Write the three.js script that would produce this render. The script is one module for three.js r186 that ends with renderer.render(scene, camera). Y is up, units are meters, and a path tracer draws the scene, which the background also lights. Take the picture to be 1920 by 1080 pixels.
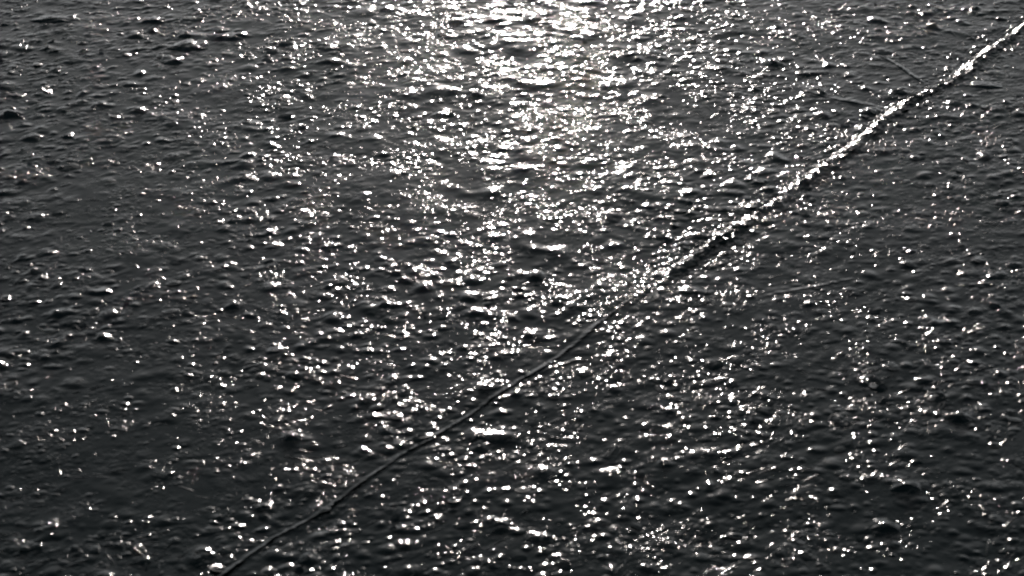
import * as THREE from 'three';

// ---------------------------------------------------------------- camera, sky, sun, exposure
const scene = new THREE.Scene();
const camera = new THREE.PerspectiveCamera(16, 16 / 9, 0.1, 9000);
camera.position.set(0, 6, 0);
camera.focus = 2000; camera.userData.fStop = 5;                       // focused far off: the near ice is very slightly soft
camera.rotation.set(-30 * Math.PI / 180, 0, 0);

const SUN_EL = 11 * Math.PI / 180, SUN_AZ = 0.4 * Math.PI / 180;     // azimuth to the right of straight ahead
const sunDir = new THREE.Vector3(Math.sin(SUN_AZ) * Math.cos(SUN_EL), Math.sin(SUN_EL), -Math.cos(SUN_AZ) * Math.cos(SUN_EL));

function makeSky() {                                                // hazy winter sky: pale horizon, deeper zenith, broad aureole round the sun
  const W = 512, H = 256, d = new Float32Array(W * H * 4);
  const v = new THREE.Vector3();
  for (let j = 0; j < H; j++) for (let i = 0; i < W; i++) {
    const el = ((j + 0.5) / H - 0.5) * Math.PI, a = ((i + 0.5) / W - 0.5) * 2 * Math.PI;
    v.set(Math.cos(el) * Math.cos(a), Math.sin(el), Math.cos(el) * Math.sin(a));
    const up = Math.max(v.y, 0), hz = Math.exp(-up * 4.2);
    const th = Math.acos(Math.min(1, v.dot(sunDir))) * 180 / Math.PI;
    const au = 0.50 * Math.exp(-th / 8) + 0.62 * Math.exp(-th / 24);
    const k = (j * W + i) * 4;
    d[k] = 0.020 + 0.85 * hz + au * 1.0;
    d[k + 1] = 0.044 + 0.86 * hz + au * 0.935;
    d[k + 2] = 0.060 + 0.87 * hz + au * 0.905;
    d[k + 3] = 1;
  }
  const t = new THREE.DataTexture(d, W, H, THREE.RGBAFormat, THREE.FloatType);
  t.mapping = THREE.EquirectangularReflectionMapping;
  t.magFilter = THREE.LinearFilter; t.minFilter = THREE.LinearFilter; t.needsUpdate = true;
  return t;
}
const sky = makeSky();
scene.background = sky; scene.environment = sky;

const sun = new THREE.DirectionalLight(new THREE.Color(1, 0.91, 0.85), 4.5);
sun.position.copy(sunDir).multiplyScalar(60).add(new THREE.Vector3(0, 0, -11));
sun.target.position.set(0, 0, -11);
sun.castShadow = true; sun.shadow.radius = 1; sun.shadow.mapSize.set(4096, 4096);
Object.assign(sun.shadow.camera, { left: -9, right: 9, top: 9, bottom: -9, near: 1, far: 120 });
scene.add(sun, sun.target);

const renderer = new THREE.WebGLRenderer({ antialias: true });
renderer.toneMapping = THREE.LinearToneMapping;
renderer.toneMappingExposure = 1.22;
renderer.shadowMap.enabled = true;

// ---------------------------------------------------------------- noise
function rng(seed) { let s = seed >>> 0; return () => { s = (s + 0x6D2B79F5) >>> 0; let t = Math.imul(s ^ s >>> 15, 1 | s); t = t + Math.imul(t ^ t >>> 7, 61 | t) ^ t; return ((t ^ t >>> 14) >>> 0) / 4294967296; }; }
const PERM = new Uint8Array(512), GX = new Float32Array(256), GY = new Float32Array(256);
{ const r = rng(77), p = [...Array(256).keys()];
  for (let i = 255; i > 0; i--) { const j = Math.floor(r() * (i + 1)); [p[i], p[j]] = [p[j], p[i]]; }
  for (let i = 0; i < 512; i++) PERM[i] = p[i & 255];
  for (let i = 0; i < 256; i++) { const a = r() * Math.PI * 2; GX[i] = Math.cos(a); GY[i] = Math.sin(a); } }
function noise(x, y) {                                               // gradient noise, about -0.7 .. 0.7
  const xi = Math.floor(x), yi = Math.floor(y), fx = x - xi, fy = y - yi, X = xi & 255, Y = yi & 255;
  const u = fx * fx * fx * (fx * (fx * 6 - 15) + 10), v = fy * fy * fy * (fy * (fy * 6 - 15) + 10);
  const a = PERM[X] + Y, b = PERM[X + 1] + Y, aa = PERM[a & 511], ab = PERM[(a + 1) & 511], ba = PERM[b & 511], bb = PERM[(b + 1) & 511];
  const n00 = GX[aa] * fx + GY[aa] * fy, n10 = GX[ba] * (fx - 1) + GY[ba] * fy, n01 = GX[ab] * fx + GY[ab] * (fy - 1), n11 = GX[bb] * (fx - 1) + GY[bb] * (fy - 1);
  const p = n00 + u * (n10 - n00), q = n01 + u * (n11 - n01);
  return p + v * (q - p);
}
const clamp = (x, a, b) => x < a ? a : x > b ? b : x;
const smooth = (a, b, x) => { const t = clamp((x - a) / (b - a), 0, 1); return t * t * (3 - 2 * t); };

// ---------------------------------------------------------------- the line of the long crack: x as a function of z
const CRACK = [[-1.396, -7.599], [-1.247, -7.831], [-1.135, -7.978], [-0.943, -8.160], [-0.823, -8.320], [-0.701, -8.490], [-0.548, -8.684], [-0.415, -8.810], [-0.308, -8.939], [-0.198, -9.060], [-0.086, -9.220], [0.043, -9.374], [0.161, -9.493], [0.272, -9.636], [0.389, -9.806], [0.516, -9.998], [0.663, -10.207], [0.796, -10.380], [0.949, -10.569],
  [1.234, -10.944], [1.456, -11.220], [1.649, -11.469], [1.849, -11.728], [2.056, -11.995], [2.270, -12.272], [2.505, -12.643], [2.740, -12.962], [2.942, -13.166], [3.145, -13.348], [3.361, -13.676], [3.522, -13.899], [3.736, -14.168], [3.848, -14.321], [4.075, -14.614], [4.366, -14.982]];
function crackX(z) {
  const n = CRACK.length;
  if (z >= CRACK[0][1]) return CRACK[0][0] - (z - CRACK[0][1]) * 0.66;
  if (z <= CRACK[n - 1][1]) return CRACK[n - 1][0] - (z - CRACK[n - 1][1]) * 0.78;
  let i = 0; while (CRACK[i + 1][1] > z) i++;
  const [x0, z0] = CRACK[i], [x1, z1] = CRACK[i + 1];
  return x0 + (x1 - x0) * (z - z0) / (z1 - z0);
}
const crackSmooth = z => { let s = 0; for (let k = -2; k <= 2; k++) s += crackX(z + k * 0.05); return s / 5; };

// ---------------------------------------------------------------- the relief of the ice, metres
// left of the crack: rounded frozen ripples with steep fronts; right of it: finer slanting ridges and needles
const LUMPS = [[-0.54, -13.15, 1.3], [-0.20, -12.30, 1.2], [-0.14, -11.90, 1.3], [-0.12, -11.60, 1.1], [-0.35, -10.71, 1.2], [-1.15, -8.82, 1.1], [-0.14, -9.31, 1.1], [-0.17, -8.83, 1.3], [-0.04, -8.84, 1.2], [0.14, -10.52, 1.0], [0.12, -9.85, 1.1], [0.27, -10.82, 1.2], [-0.11, -11.01, 1.0], [0.04, -13.90, 1.4], [0.89, -14.40, 1.3], [0.85, -13.76, 1.1], [0.95, -13.01, 1.3], [-1.61, -10.17, 0.9], [-1.74, -10.61, 0.8], [0.88, -10.52, 1.0], [0.16, -8.52, 1.1], [0.49, -8.49, 1.0], [1.99, -8.39, 1.2], [1.77, -8.06, 1.3], [2.36, -9.00, 1.4], [2.26, -8.90, 1.2], [0.37, -12.76, 1.0], [-0.71, -13.09, 1.2], [-0.49, -14.63, 1.3], [1.40, -11.36, 1.0], [1.64, -8.84, 0.9], [-0.83, -10.15, 0.9]]    // [x, z, size] of the broad swellings that flash brightest
  .map(([x, z, k]) => { const right = x > 1.3 && z > -9.6; return [x, z, (right ? 0.006 : z > -10 ? 0.012 : 0.009) * k, 0.055 * k, (z < -12 ? 0.07 : 0.05) * k]; });
function mounds(x, z, cell, chance, seed) {                          // scattered knobs with a steep near side, one to a cell at most
  let h = 0; const X = x / cell, Z = z / cell, xi = Math.floor(X), zi = Math.floor(Z);
  for (let i = xi - 1; i <= xi + 1; i++) for (let j = zi - 1; j <= zi + 1; j++) {
    const a = PERM[((i & 255) + PERM[(j + seed) & 255]) & 511], b = PERM[(a + 91) & 511], c = PERM[(b + i) & 255 | 0], d = PERM[(c + 53) & 511], e = PERM[(d + 17) & 511];
    if (a > chance * 255) continue;
    const u = X - i - b / 255, v = Z - j - c / 255, r = 0.16 + 0.30 * (d / 255) ** 2, w = (0.55 + 0.5 * e / 255);
    const f = v > 0 ? 1.25 : 0.65, q = (u * u * w * w + v * v * f * f) / (r * r);
    if (q < 1) h += cell * r * (0.10 + 0.22 * ((e * 7 & 255) / 255)) * (1 - q) ** 2;
  }
  return h;
}
function relief(x, z, s) {
  const left = smooth(0.03, -0.03, s);
  let h = 0.008 * noise(x * 0.9 + 3.1, z * 0.9) + 0.005 * noise(x * 1.9, z * 2.3 + 7);       // long swell
  const wx = noise(x * 2.6 + 11, z * 2.6), wz = noise(x * 2.6 - 5, z * 2.6 + 31);
  const calm = smooth(-0.3, 0.35, noise(x * 0.75 + 40, z * 0.75 - 9) + 0.12);
  const patch = noise(x * 2.7 + 9, z * 2.7), patch2 = noise(x * 6.5 - 19, z * 7.5);
  if (left > 0) {
    const X = x + wx * 0.15, Z = z + wz * 0.12;
    let a = noise(X * 4.6, Z * 4.6); a = noise(X * 4.6, Z * 4.6 - 0.45 * a);
    let b = noise((x - wz * 0.1) * 9 + 50, (z + wx * 0.1) * 8.5); b = noise((x - wz * 0.1) * 9 + 50, (z + wx * 0.1) * 8.5 - 0.5 * b);
    const A = Math.max(0, a + 0.02), B = Math.max(0, b - 0.02), jx = 0.022 * noise(x * 13, z * 13 + 60), jz = 0.018 * noise(x * 13 + 80, z * 13);
    let r = 0.013 * A ** 1.35 + 0.009 * B ** 1.3 + 0.7 * mounds(X + jx, Z + jz, 0.17, 0.6, 3) * (0.4 + 0.8 * calm) + 0.42 * mounds(x + jz, z + jx, 0.12, 0.9, 201) + 0.85 * mounds(x + jx, z + jz, 0.082, 0.6, 90) * (0.3 + 0.8 * calm);
    const m = smooth(-0.15, 0.4, patch + 0.5 * a + 0.3 * patch2);
    const c = noise(x * 22 + wx * 4, z * 19), d = noise(x * 44 + 5, z * 38 + 3);
    r += (0.0004 + 0.0034 * m) * Math.max(-0.1, c) + (0.0001 + 0.0013 * m) * d;
    h += left * r * (0.70 + 0.42 * calm);
  }
  if (left < 1) {
    const p = x * 0.84 - z * 0.54, q = x * 0.54 + z * 0.84;          // along and across the slanting grain
    const a = noise(p * 3.0 + wx * 1.2, q * 6 + wz * 1.0 + 20), b = noise(p * 6.5 + wx * 1.6 + 60, q * 13 + wz * 1.2);
    let t = noise(x * 5.1 - z * 1.5 + wz * 1.2, z * 6 + 77); t = noise(x * 5.1 - z * 1.5 + wz * 1.2, z * 6 + 77 - 0.5 * t);
    let r = 0.0050 * a + 0.0032 * b + 0.010 * Math.max(0, t) ** 1.3 + 0.65 * mounds(x + 0.03 * wx, z + 0.03 * wz, 0.13, 0.7, 40) + 0.45 * mounds(x, z, 0.11, 0.9, 77) + 0.8 * mounds(x, z, 0.075, 0.5, 140);
    const m = smooth(-0.3, 0.35, patch + 0.4 * patch2 + 0.3 * t);
    r += (0.0004 + 0.0022 * m) * noise(p * 17 + wx * 3, q * 24) + (0.0002 + 0.0014 * m) * noise(x * 40 + 31, z * 36);
    h += (1 - left) * r * (0.55 + 0.55 * calm);
  }
  for (const [lx, lz, lh, a, b] of LUMPS) {
    const u = (x - lx) / a, v = (z - lz) / b, d = u * u + v * v;
    if (d < 9) h += lh * Math.exp(-d);
  }
  return h;
}
function lips(h, s, x, z) {                                           // smooth rims, broken ridges beside them, and the thin open groove
  const wob = noise(z * 9, 4.4), gate = clamp(0.45 + 1.4 * noise(z * 2.3, 9.1), 0, 1), far = smooth(-9.9, -10.9, z), tear = noise(z * 31, 1.7);
  const half = (0.0074 - 0.0024 * far) * clamp(1 + 1.1 * wob + 1.3 * tear + 0.5 * noise(z * 70, 5.5), 0.3, 1.9);
  const near = Math.exp(-((s / ((0.05 - 0.02 * far) * (1 + 0.7 * tear))) ** 2)), wide = Math.exp(-((s / 0.10) ** 2));
  h *= 1 - (0.68 + 0.14 * far) * near;
  const wl = (0.046 + 0.022 * noise(z * 5, 3.3)) + 0.030 * far * gate, rise = wl * (0.165 + (0.06 * gate + 0.10 * wob + 0.08 * tear) * (1 - 0.55 * far) + 0.026 * Math.max(0, -z - 10.4) + 0.01 * far);
  if (s < 0) { const t = clamp((s + wl) / wl, 0, 1); h += rise * t * t * (2 - t); }          // left sheet leans up to the edge
  else h += rise * 0.55 * Math.exp(-((s / (0.012 + 0.035 * far)) ** 2)) + far * (0.0035 + 0.0045 * gate) * Math.exp(-(((s - 0.032 - 0.014 * wob) / 0.016) ** 2)) * (1 + 1.4 * tear);
  h += wide * (1 - near) * (0.12 + 0.88 * far) * (0.009 * noise(s * 22 + 5, z * 4.2) + 0.006 * noise(s * 40, z * 11) + 0.003 * noise(x * 44, z * 44));
  if (half > 0.0004) { const g = Math.abs(s + 0.0005) / half; if (g < 1) h -= (0.040 - 0.018 * far) * (1 - g) ** 0.7; }
  return h;
}

// ---------------------------------------------------------------- one height grid that runs along the crack, cut into the pieces of the ice
const rows = []; for (let z = -6.95; z > -16.3; z -= 0.0048 * (z / -7.4) ** 1.5) rows.push(z);
const cols = []; { const half = []; for (let s = 0.0009; s < 10;) { half.push(s); s += clamp(0.0016 + 0.024 * s, 0.0016, 0.0058 + 0.0003 * s); } for (let i = half.length - 1; i >= 0; i--) cols.push(-half[i]); for (const s of half) if (s < 5) cols.push(s); }
const NX = cols.length, NZ = rows.length;
const halfWidth = z => 0.268 * -z + 0.8;                             // how far the finely built ice reaches to each side
const pos = new Float32Array(NX * NZ * 3), used = new Uint8Array(NX * NZ);
for (let j = 0; j < NZ; j++) {
  const z = rows[j], cs = crackSmooth(z), jag = crackX(z) - cs + (0.6 + 0.4 * smooth(-10.9, -10, z)) * (0.007 * noise(z * 13, 2.2) + 0.008 * noise(z * 30, 8.2)) + 0.003 * noise(z * 90, 1.2), w = halfWidth(z);
  for (let i = 0; i < NX; i++) {
    const s = cols[i], x = cs + s + jag * Math.exp(-((s / 0.12) ** 2)), k = j * NX + i;
    pos[k * 3] = x; pos[k * 3 + 2] = z;
    if (x < -w - 0.02 || x > w + 0.02) continue;
    used[k] = 1;
    let h = relief(x, z, s);
    if (Math.abs(s) < 0.34) h = lips(h, s, x, z);
    pos[k * 3 + 1] = h;
  }
}
const nor = new Float32Array(NX * NZ * 3);
for (let j = 0; j < NZ; j++) for (let i = 0; i < NX; i++) {
  const k = j * NX + i; if (!used[k]) continue;
  const l = i > 0 && used[k - 1] ? k - 1 : k, r = i < NX - 1 && used[k + 1] ? k + 1 : k, d = j > 0 && used[k - NX] ? k - NX : k, u = j < NZ - 1 && used[k + NX] ? k + NX : k;
  const ax = pos[r * 3] - pos[l * 3], ay = pos[r * 3 + 1] - pos[l * 3 + 1], az = 0, bx = pos[u * 3] - pos[d * 3], by = pos[u * 3 + 1] - pos[d * 3 + 1], bz = pos[u * 3 + 2] - pos[d * 3 + 2];
  let nx = ay * bz - az * by, ny = az * bx - ax * bz, nz = ax * by - ay * bx;
  const q = Math.hypot(nx, ny, nz) || 1; nor[k * 3] = nx / q; nor[k * 3 + 1] = ny / q || 1; nor[k * 3 + 2] = nz / q;
}
function piece(from, to, name, material) {                            // the cells whose distance from the crack lies between the two
  const map = new Int32Array(NX * NZ).fill(-1), P = [], N = [], U = [], I = [];
  const put = k => { if (map[k] < 0) { map[k] = P.length / 3; P.push(pos[k * 3], pos[k * 3 + 1], pos[k * 3 + 2]); N.push(nor[k * 3], nor[k * 3 + 1], nor[k * 3 + 2]); U.push(pos[k * 3], pos[k * 3 + 2]); } return map[k]; };
  for (let i = 0; i < NX - 1; i++) {
    const m = (cols[i] + cols[i + 1]) / 2; if (m < from || m >= to) continue;
    for (let j = 0; j < NZ - 1; j++) {
      const a = j * NX + i, b = a + 1, c = a + NX, d = c + 1;
      if (!(used[a] && used[b] && used[c] && used[d])) continue;
      const A = put(a), B = put(b), C = put(c), D = put(d);
      I.push(A, B, D, A, D, C);
    }
  }
  const g = new THREE.BufferGeometry();
  g.setAttribute('position', new THREE.BufferAttribute(new Float32Array(P), 3));
  g.setAttribute('normal', new THREE.BufferAttribute(new Float32Array(N), 3));
  g.setAttribute('uv', new THREE.BufferAttribute(new Float32Array(U), 2));
  g.setIndex(new THREE.BufferAttribute(new Uint32Array(I), 1));
  console.log(name, P.length / 3, I.length / 3);
  const o = new THREE.Mesh(g, material); o.name = name; o.castShadow = o.receiveShadow = true;
  return o;
}
function grainTexture() {                                             // fine frozen grain of the skin, one tile = 3 m
  const S = 2048, d = new Uint8Array(S * S * 4), F = [96, 210, 430], tile = [];
  const per = (x, y, n) => {                                          // noise that repeats after n cells
    const xi = Math.floor(x), yi = Math.floor(y), fx = x - xi, fy = y - yi, u = fx * fx * (3 - 2 * fx), v = fy * fy * (3 - 2 * fy);
    const g = (i, j, a, b) => { const k = PERM[(((i % n) * 7 + 13) & 255)] + (j % n) * 31 + (i % n >> 8) * 57 + (j % n >> 8) * 91, q = PERM[k & 255]; return GX[q] * a + GY[q] * b; };
    const p = g(xi, yi, fx, fy), q = g(xi + 1, yi, fx - 1, fy), r = g(xi, yi + 1, fx, fy - 1), t = g(xi + 1, yi + 1, fx - 1, fy - 1);
    return p + u * (q - p) + v * (r + u * (t - r) - p - u * (q - p));
  };
  for (let j = 0; j < S; j++) for (let i = 0; i < S; i++) {
    const x = i / S, y = j / S, m = clamp(0.5 + 1.6 * per(x * 14, y * 14, 14), 0.08, 1);
    const v = 0.5 + m * (0.30 * per(x * F[0], y * F[0], F[0]) + 0.20 * per(x * F[1], y * F[1], F[1]) + 0.11 * per(x * F[2], y * F[2], F[2]));
    const k = (j * S + i) * 4; d[k] = d[k + 1] = d[k + 2] = clamp(v * 255, 0, 255); d[k + 3] = 255;
  }
  const t = new THREE.DataTexture(d, S, S); t.wrapS = t.wrapT = THREE.RepeatWrapping; t.magFilter = t.minFilter = THREE.LinearFilter; t.needsUpdate = true;
  t.repeat.set(1 / 3, 1 / 3);
  return t;
}
const grain = grainTexture();
const iceMat = new THREE.MeshPhysicalMaterial({ color: new THREE.Color().setRGB(0.0020, 0.0056, 0.0064), roughness: 0.08, ior: 1.31, bumpMap: grain, bumpScale: 0.0042 });
iceMat.name = 'dark_ice';

const sheetL = piece(-99, -0.07, 'ice_sheet', iceMat), sheetR = piece(0.05, 99, 'ice_sheet_001', iceMat);
sheetL.userData = { kind: 'structure', label: 'dark rippled ice left of and beyond the long crack' };
sheetR.userData = { kind: 'structure', label: 'dark finely ridged ice right of and in front of the long crack' };
scene.add(sheetL, sheetR);

const crack = new THREE.Group(); crack.name = 'ice_crack';
crack.userData = { label: 'long crack with raised rims running diagonally through the ice', category: 'ice crack' };
for (const [a, b, n] of [[-0.07, -0.009, 'raised_rim'], [-0.009, 0.009, 'groove'], [0.009, 0.05, 'outer_rim']]) { const o = piece(a, b, n, iceMat); crack.add(o); }
scene.add(crack);

// ---------------------------------------------------------------- little frozen beads and bubbles all over the skin of the ice
function beadGeometry(rings, segs) {
  const P = [0, 1, 0], N = [0, 1, 0], I = [];
  for (let i = 1; i <= rings; i++) for (let k = 0; k < segs; k++) {
    const r = i / rings, a = (k + (i & 1) * 0.5) / segs * 2 * Math.PI, y = (1 - r * r) ** 2, dy = -4 * r * (1 - r * r), q = Math.hypot(1, dy);
    P.push(r * Math.cos(a), y, r * Math.sin(a)); N.push(-dy / q * Math.cos(a), 1 / q, -dy / q * Math.sin(a));
  }
  for (let k = 0; k < segs; k++) I.push(0, 1 + (k + 1) % segs, 1 + k);
  for (let i = 1; i < rings; i++) for (let k = 0; k < segs; k++) {
    const a = 1 + (i - 1) * segs + k, b = 1 + (i - 1) * segs + (k + 1) % segs, c = a + segs, d = b + segs;
    I.push(a, b, c, b, d, c);
  }
  const g = new THREE.BufferGeometry();
  g.setAttribute('position', new THREE.Float32BufferAttribute(P, 3)); g.setAttribute('normal', new THREE.Float32BufferAttribute(N, 3));
  g.setAttribute('uv', new THREE.Float32BufferAttribute(P.flatMap((v, i) => i % 3 === 1 ? [] : [v]), 2)); g.setIndex(I);
  return g;
}
const heightAt = (x, z) => { const s = x - crackX(z); let h = relief(x, z, s); if (Math.abs(s) < 0.34) h = lips(h, s, x, z); return h; };
const beadMat = iceMat.clone(); beadMat.bumpMap = null; beadMat.roughness = 0.12; beadMat.name = 'clear_ice_bead';
{ const r = rng(5), gauss = () => Math.sqrt(-2 * Math.log(r() + 1e-9)) * Math.cos(6.2832 * r()), M = [];
  const m = new THREE.Matrix4(), q = new THREE.Quaternion(), q2 = new THREE.Quaternion(), up = new THREE.Vector3(0, 1, 0), n = new THREE.Vector3(), p = new THREE.Vector3(), sc = new THREE.Vector3();
  for (let t = 0; t < 212000; t++) {
    const z = t < 204000 ? -7 - 9.2 * r() : -10.2 - 5.2 * r(), w = halfWidth(z) - 0.05, x = t < 204000 ? (2 * r() - 1) * 5.3 : crackX(z) + (t & 1 ? 0.035 : 0.1) * gauss(); if (Math.abs(x) > w) continue;
    const s = x - crackX(z); if (Math.abs(s) < 0.012) continue;
    const dens = smooth(-0.25, 0.35, noise(x * 2.7 + 9, z * 2.7) + 0.7 * noise(x * 6.5 - 19, z * 7.5)) ** 1.6 * 0.8 + 0.05 + 0.4 * smooth(-9.7, -10.6, z) * Math.exp(-((s / 0.12) ** 2));
    if (s > (z > -10 ? -0.05 : -0.034) && s < 0.018 && r() < (z > -10.7 ? 0.88 : 0.6)) continue;
    if (t < 204000 && r() > dens) continue;
    const rad = clamp(0.0105 * Math.exp(0.55 * gauss()), 0.003, 0.034), hgt = rad * clamp(0.115 * Math.exp(0.5 * gauss()), 0.02, 0.34);
    const e = 0.004, y = heightAt(x, z);
    n.set(-(heightAt(x + e, z) - y) / e, 1, -(heightAt(x, z + e) - y) / e).normalize();
    q.setFromUnitVectors(up, n); q2.setFromAxisAngle(up, s > 0 ? 0.57 + 0.5 * gauss() : 0.4 * gauss()); q.multiply(q2);
    p.set(x, y, z).addScaledVector(n, -0.0006);
    M.push(m.compose(p, q, sc.set(rad * (1 + 0.7 * r()), hgt + 0.0006, rad)).clone());
  }
  const o = new THREE.InstancedMesh(beadGeometry(5, 12), beadMat, M.length); M.forEach((a, i) => o.setMatrixAt(i, a));
  o.name = 'ice_beads'; o.castShadow = o.receiveShadow = true; o.userData = { kind: 'stuff', label: 'small clear frozen beads and bubbles glinting all over the ice', category: 'ice beads' };
  console.log('beads', M.length); scene.add(o); }

// knobs of ice that stand out singly, each with a steep side towards the shore
function iceLump(x, z, w, d, h, seed, label, group) {
  const A = 44, R = 12, P = [], U = [], I = [], y0 = heightAt(x, z);
  for (let i = 0; i <= R; i++) for (let k = 0; k < A; k++) {
    const t = k / A * 2 * Math.PI, r = i / R, o = 1 + 0.5 * noise(Math.cos(t) * 1.3 + seed, Math.sin(t) * 1.3 + seed * 3.1);
    const u = r * o * Math.cos(t) * w, v = r * o * Math.sin(t) * d, lean = v > 0 ? 0.6 : 1.15;
    const prof = (1 - r * r) ** 1.25, wz = v * lean - h * 0.5 * prof * -0.4;
    const y = h * prof * (1 + 0.7 * noise(u * 11 + seed * 5, v * 11)) + 0.004 * noise(u * 45, v * 45 + seed) * prof;
    P.push(u, (i === R ? -0.012 : y) + heightAt(x + u, z + wz) - y0, wz); U.push(x + u, z + wz);
  }
  for (let i = 0; i < R; i++) for (let k = 0; k < A; k++) { const a = i * A + k, b = i * A + (k + 1) % A, c = a + A, e = b + A; if (i) I.push(a, b, c); I.push(b, e, c); }
  const g = new THREE.BufferGeometry(); g.setAttribute('position', new THREE.Float32BufferAttribute(P, 3)); g.setAttribute('uv', new THREE.Float32BufferAttribute(U, 2)); g.setIndex(I); g.computeVertexNormals();
  const o = new THREE.Mesh(g, iceMat); o.name = lumps++ ? 'ice_lump_' + String(lumps - 1).padStart(3, '0') : 'ice_lump';
  o.position.set(x, y0, z); o.castShadow = o.receiveShadow = true; o.userData = { label, category: 'ice lump' }; if (group) o.userData.group = group; scene.add(o);
}
let lumps = 0;
iceLump(-2.39, -13.93, 0.15, 0.15, 0.025, 1, 'largest dark ice lump, left lobe of the pair in the upper left', 'dark ice lumps in the upper left');
iceLump(-2.13, -14.10, 0.17, 0.10, 0.019, 2, 'flat dark ice lump joined to the right of the largest lump', 'dark ice lumps in the upper left');
iceLump(-3.48, -14.44, 0.20, 0.10, 0.020, 3, 'wide low dark ice lump nearest the top left corner', 'dark ice lumps in the upper left');
iceLump(-2.73, -14.42, 0.09, 0.10, 0.018, 4, 'small dark ice lump right of the wide low one near the top edge', 'dark ice lumps in the upper left');
iceLump(-2.46, -13.66, 0.10, 0.11, 0.022, 5, 'small ice lump with bright glints on its top, below the largest dark lump', 'dark ice lumps in the upper left');
iceLump(-2.98, -12.42, 0.05, 0.07, 0.016, 6, 'single bright glinting ice knob near the left edge, upper third');
iceLump(3.35, -13.24, 0.12, 0.10, 0.013, 7, 'dark ice sliver just right of the long crack, upper right');
iceLump(1.97, -8.38, 0.085, 0.075, 0.025, 8, 'elongated ice lump with a bright left end, lower right');
iceLump(1.82, -8.05, 0.085, 0.075, 0.025, 9, 'large bright-topped ice lump nearest the lower right corner');
iceLump(2.36, -9.00, 0.085, 0.075, 0.025, 10, 'ice lump under a cluster of glints near the right edge, lower third');
iceLump(-1.15, -8.82, 0.06, 0.06, 0.015, 11, 'smooth ice knob with the brightest glint in the lower left');
iceLump(-1.61, -10.16, 0.05, 0.06, 0.015, 12, 'small glinting ice knob left of centre, halfway down');

// short cracks, built as thin steps that lie on the ice
let shortCracks = 0;
function shortCrack(points, width, height, label) {
  const curve = new THREE.CatmullRomCurve3(points.map(([x, z]) => new THREE.Vector3(x, 0, z))), n = Math.ceil(curve.getLength() / 0.008), [x0, z0] = points[0], y0 = heightAt(x0, z0);
  const prof = [[-1, -0.25], [-0.75, 0.1], [-0.4, 0.55], [-0.1, 0.95], [0.08, 1], [0.2, 0.72], [0.3, 0.1], [0.4, -0.1], [0.7, 0.08], [1, -0.25]], P = [], U = [], I = [];
  for (let i = 0; i <= n; i++) {
    const c = curve.getPoint(i / n), t = curve.getTangent(i / n), e = Math.min(1, i / n * 7, (1 - i / n) * 7) ** 0.7, wv = 0.006 * noise(i * 0.11, shortCracks * 7.7);
    let nx = -t.z, nz = t.x; if (nz < 0) { nx = -nx; nz = -nz; }
    for (const [u, v] of prof) { const x = c.x + nx * (u * width * (0.3 + 0.7 * e) + wv), z = c.z + nz * (u * width * (0.3 + 0.7 * e) + wv); P.push(x - x0, heightAt(x, z) - y0 + 0.0008 + height * v * e * (1 + 0.6 * noise(i * 0.06, shortCracks + 3.3)), z - z0); U.push(x, z); }
  }
  const k = prof.length;
  for (let i = 0; i < n; i++) for (let j = 0; j < k - 1; j++) { const a = i * k + j, b = a + 1, c = a + k, d = c + 1; I.push(a, b, d, a, d, c); }
  const g = new THREE.BufferGeometry(); g.setAttribute('position', new THREE.Float32BufferAttribute(P, 3)); g.setAttribute('uv', new THREE.Float32BufferAttribute(U, 2)); g.setIndex(I); g.computeVertexNormals();
  if (g.attributes.normal.getY(Math.floor(n / 2) * k + 4) < 0) { g.setIndex(I.map((_, q) => I[q - q % 3 + 2 - q % 3])); g.computeVertexNormals(); }
  const o = new THREE.Mesh(g, iceMat); o.name = 'ice_crack_' + String(++shortCracks).padStart(3, '0'); o.position.set(x0, y0, z0); o.castShadow = o.receiveShadow = true; o.userData = { label, category: 'ice crack' }; scene.add(o);
}
shortCrack([[2.66, -13.79], [2.749, -13.667], [2.80, -13.553], [2.842, -13.44], [2.92, -13.28]], 0.040, 0.0075, 'short dark crack slanting down to the right above the long crack, upper right');
shortCrack([[2.041, -13.148], [2.179, -13.059], [2.334, -12.97], [2.545, -12.90]], 0.050, 0.0050, 'faint low crack left of the long crack, below the short dark slanting one');
shortCrack([[1.46, -10.30], [1.684, -10.374], [1.881, -10.442], [2.02, -10.51]], 0.030, 0.0034, 'thin straight bright-edged crack rising to the right, middle of the right half');
shortCrack([[2.47, -10.64], [2.656, -10.731], [2.80, -10.817], [3.0, -10.91]], 0.028, 0.0026, 'faint thin straight crack nearest the right edge, just above mid-height');
shortCrack([[0.13, -9.435], [0.219, -9.515], [0.294, -9.564], [0.385, -9.62]], 0.024, 0.0050, 'short spur branching off the long crack near its middle');

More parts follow.
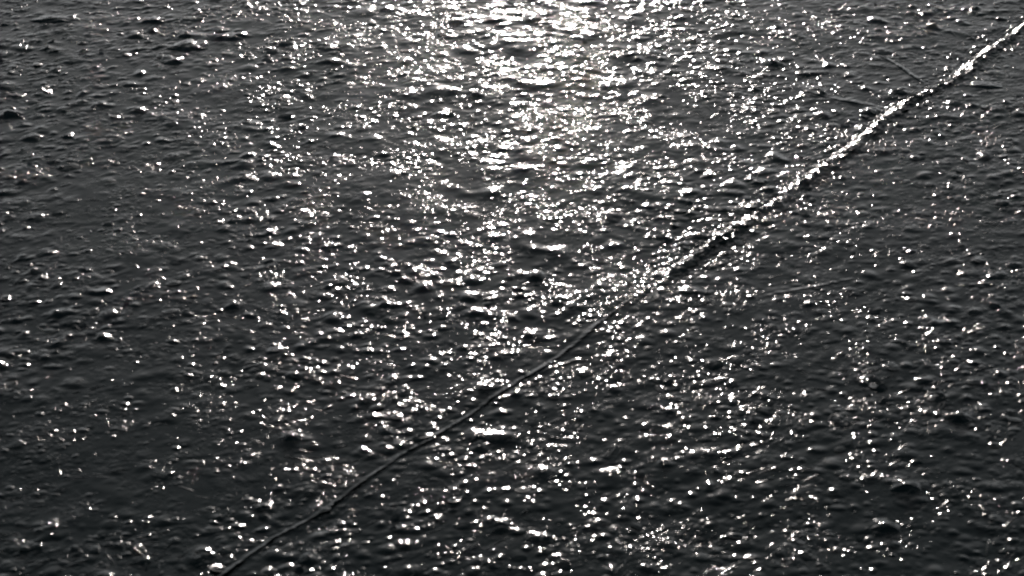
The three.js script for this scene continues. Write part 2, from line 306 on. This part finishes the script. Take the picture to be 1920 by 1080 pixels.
// thin straight needles frozen into the skin, in fans
{ const r = rng(23), gauss = () => Math.sqrt(-2 * Math.log(r() + 1e-9)) * Math.cos(6.2832 * r()), M = [];
  const m = new THREE.Matrix4(), q = new THREE.Quaternion(), q2 = new THREE.Quaternion(), up = new THREE.Vector3(0, 1, 0), n = new THREE.Vector3(), p = new THREE.Vector3(), sc = new THREE.Vector3();
  for (let f = 0; f < 560; f++) {
    const fz = -7.2 - 8.6 * r(), fx = (2 * r() - 1) * 4.6, right = fx > crackX(fz);
    const dir = right ? 0.75 + 0.35 * gauss() : r() * 3.14, count = 2 + Math.floor(r() * 6), spread = 0.05 + 0.2 * r();
    for (let k = 0; k < count; k++) {
      const x = fx + 0.09 * gauss(), z = fz + 0.07 * gauss(); if (Math.abs(x) > halfWidth(z) - 0.15 || z < -15.7 || z > -7.25) continue;
      const s = x - crackX(z); if (Math.abs(s) < 0.12) continue;
      const L = 0.02 + 0.05 * r() ** 2 + 0.02 * r(), a = dir + spread * gauss(), cx = Math.cos(a), cz = -Math.sin(a);
      const y = heightAt(x, z), y0 = heightAt(x - cx * L * 0.6, z - cz * L * 0.6), y1 = heightAt(x + cx * L * 0.6, z + cz * L * 0.6), y2 = heightAt(x - cz * 0.006, z + cx * 0.006);
      const T = new THREE.Vector3(cx, (y1 - y0) / (1.2 * L), cz).normalize(), B = new THREE.Vector3(-cz, (y2 - y) / 0.006, cx).normalize();
      n.crossVectors(B, T).normalize(); B.crossVectors(T, n);
      m.makeBasis(T, n, B); q.setFromRotationMatrix(m);
      p.set(x, Math.max(y, (y0 + y1) / 2), z);
      M.push(m.compose(p, q, sc.set(L, 0.0016 + 0.002 * r(), 0.0035 + 0.004 * r())).clone());
    }
  }
  const o = new THREE.InstancedMesh(beadGeometry(5, 12), beadMat, M.length); M.forEach((a, i) => o.setMatrixAt(i, a));
  o.name = 'ice_needles'; o.castShadow = o.receiveShadow = true; o.userData = { kind: 'stuff', label: 'thin straight ice needles lying in small fans on the ice' };
  console.log('needles', M.length); scene.add(o); }

// the rest of the lake, out to the horizon
{ const g = new THREE.PlaneGeometry(12000, 12000, 60, 60); g.rotateX(-Math.PI / 2); g.translate(0, -0.06, 0);
  const o = new THREE.Mesh(g, iceMat); o.name = 'lake_ice'; o.receiveShadow = true; o.userData = { kind: 'structure', label: 'frozen lake reaching to the horizon' }; scene.add(o); }

renderer.render(scene, camera);
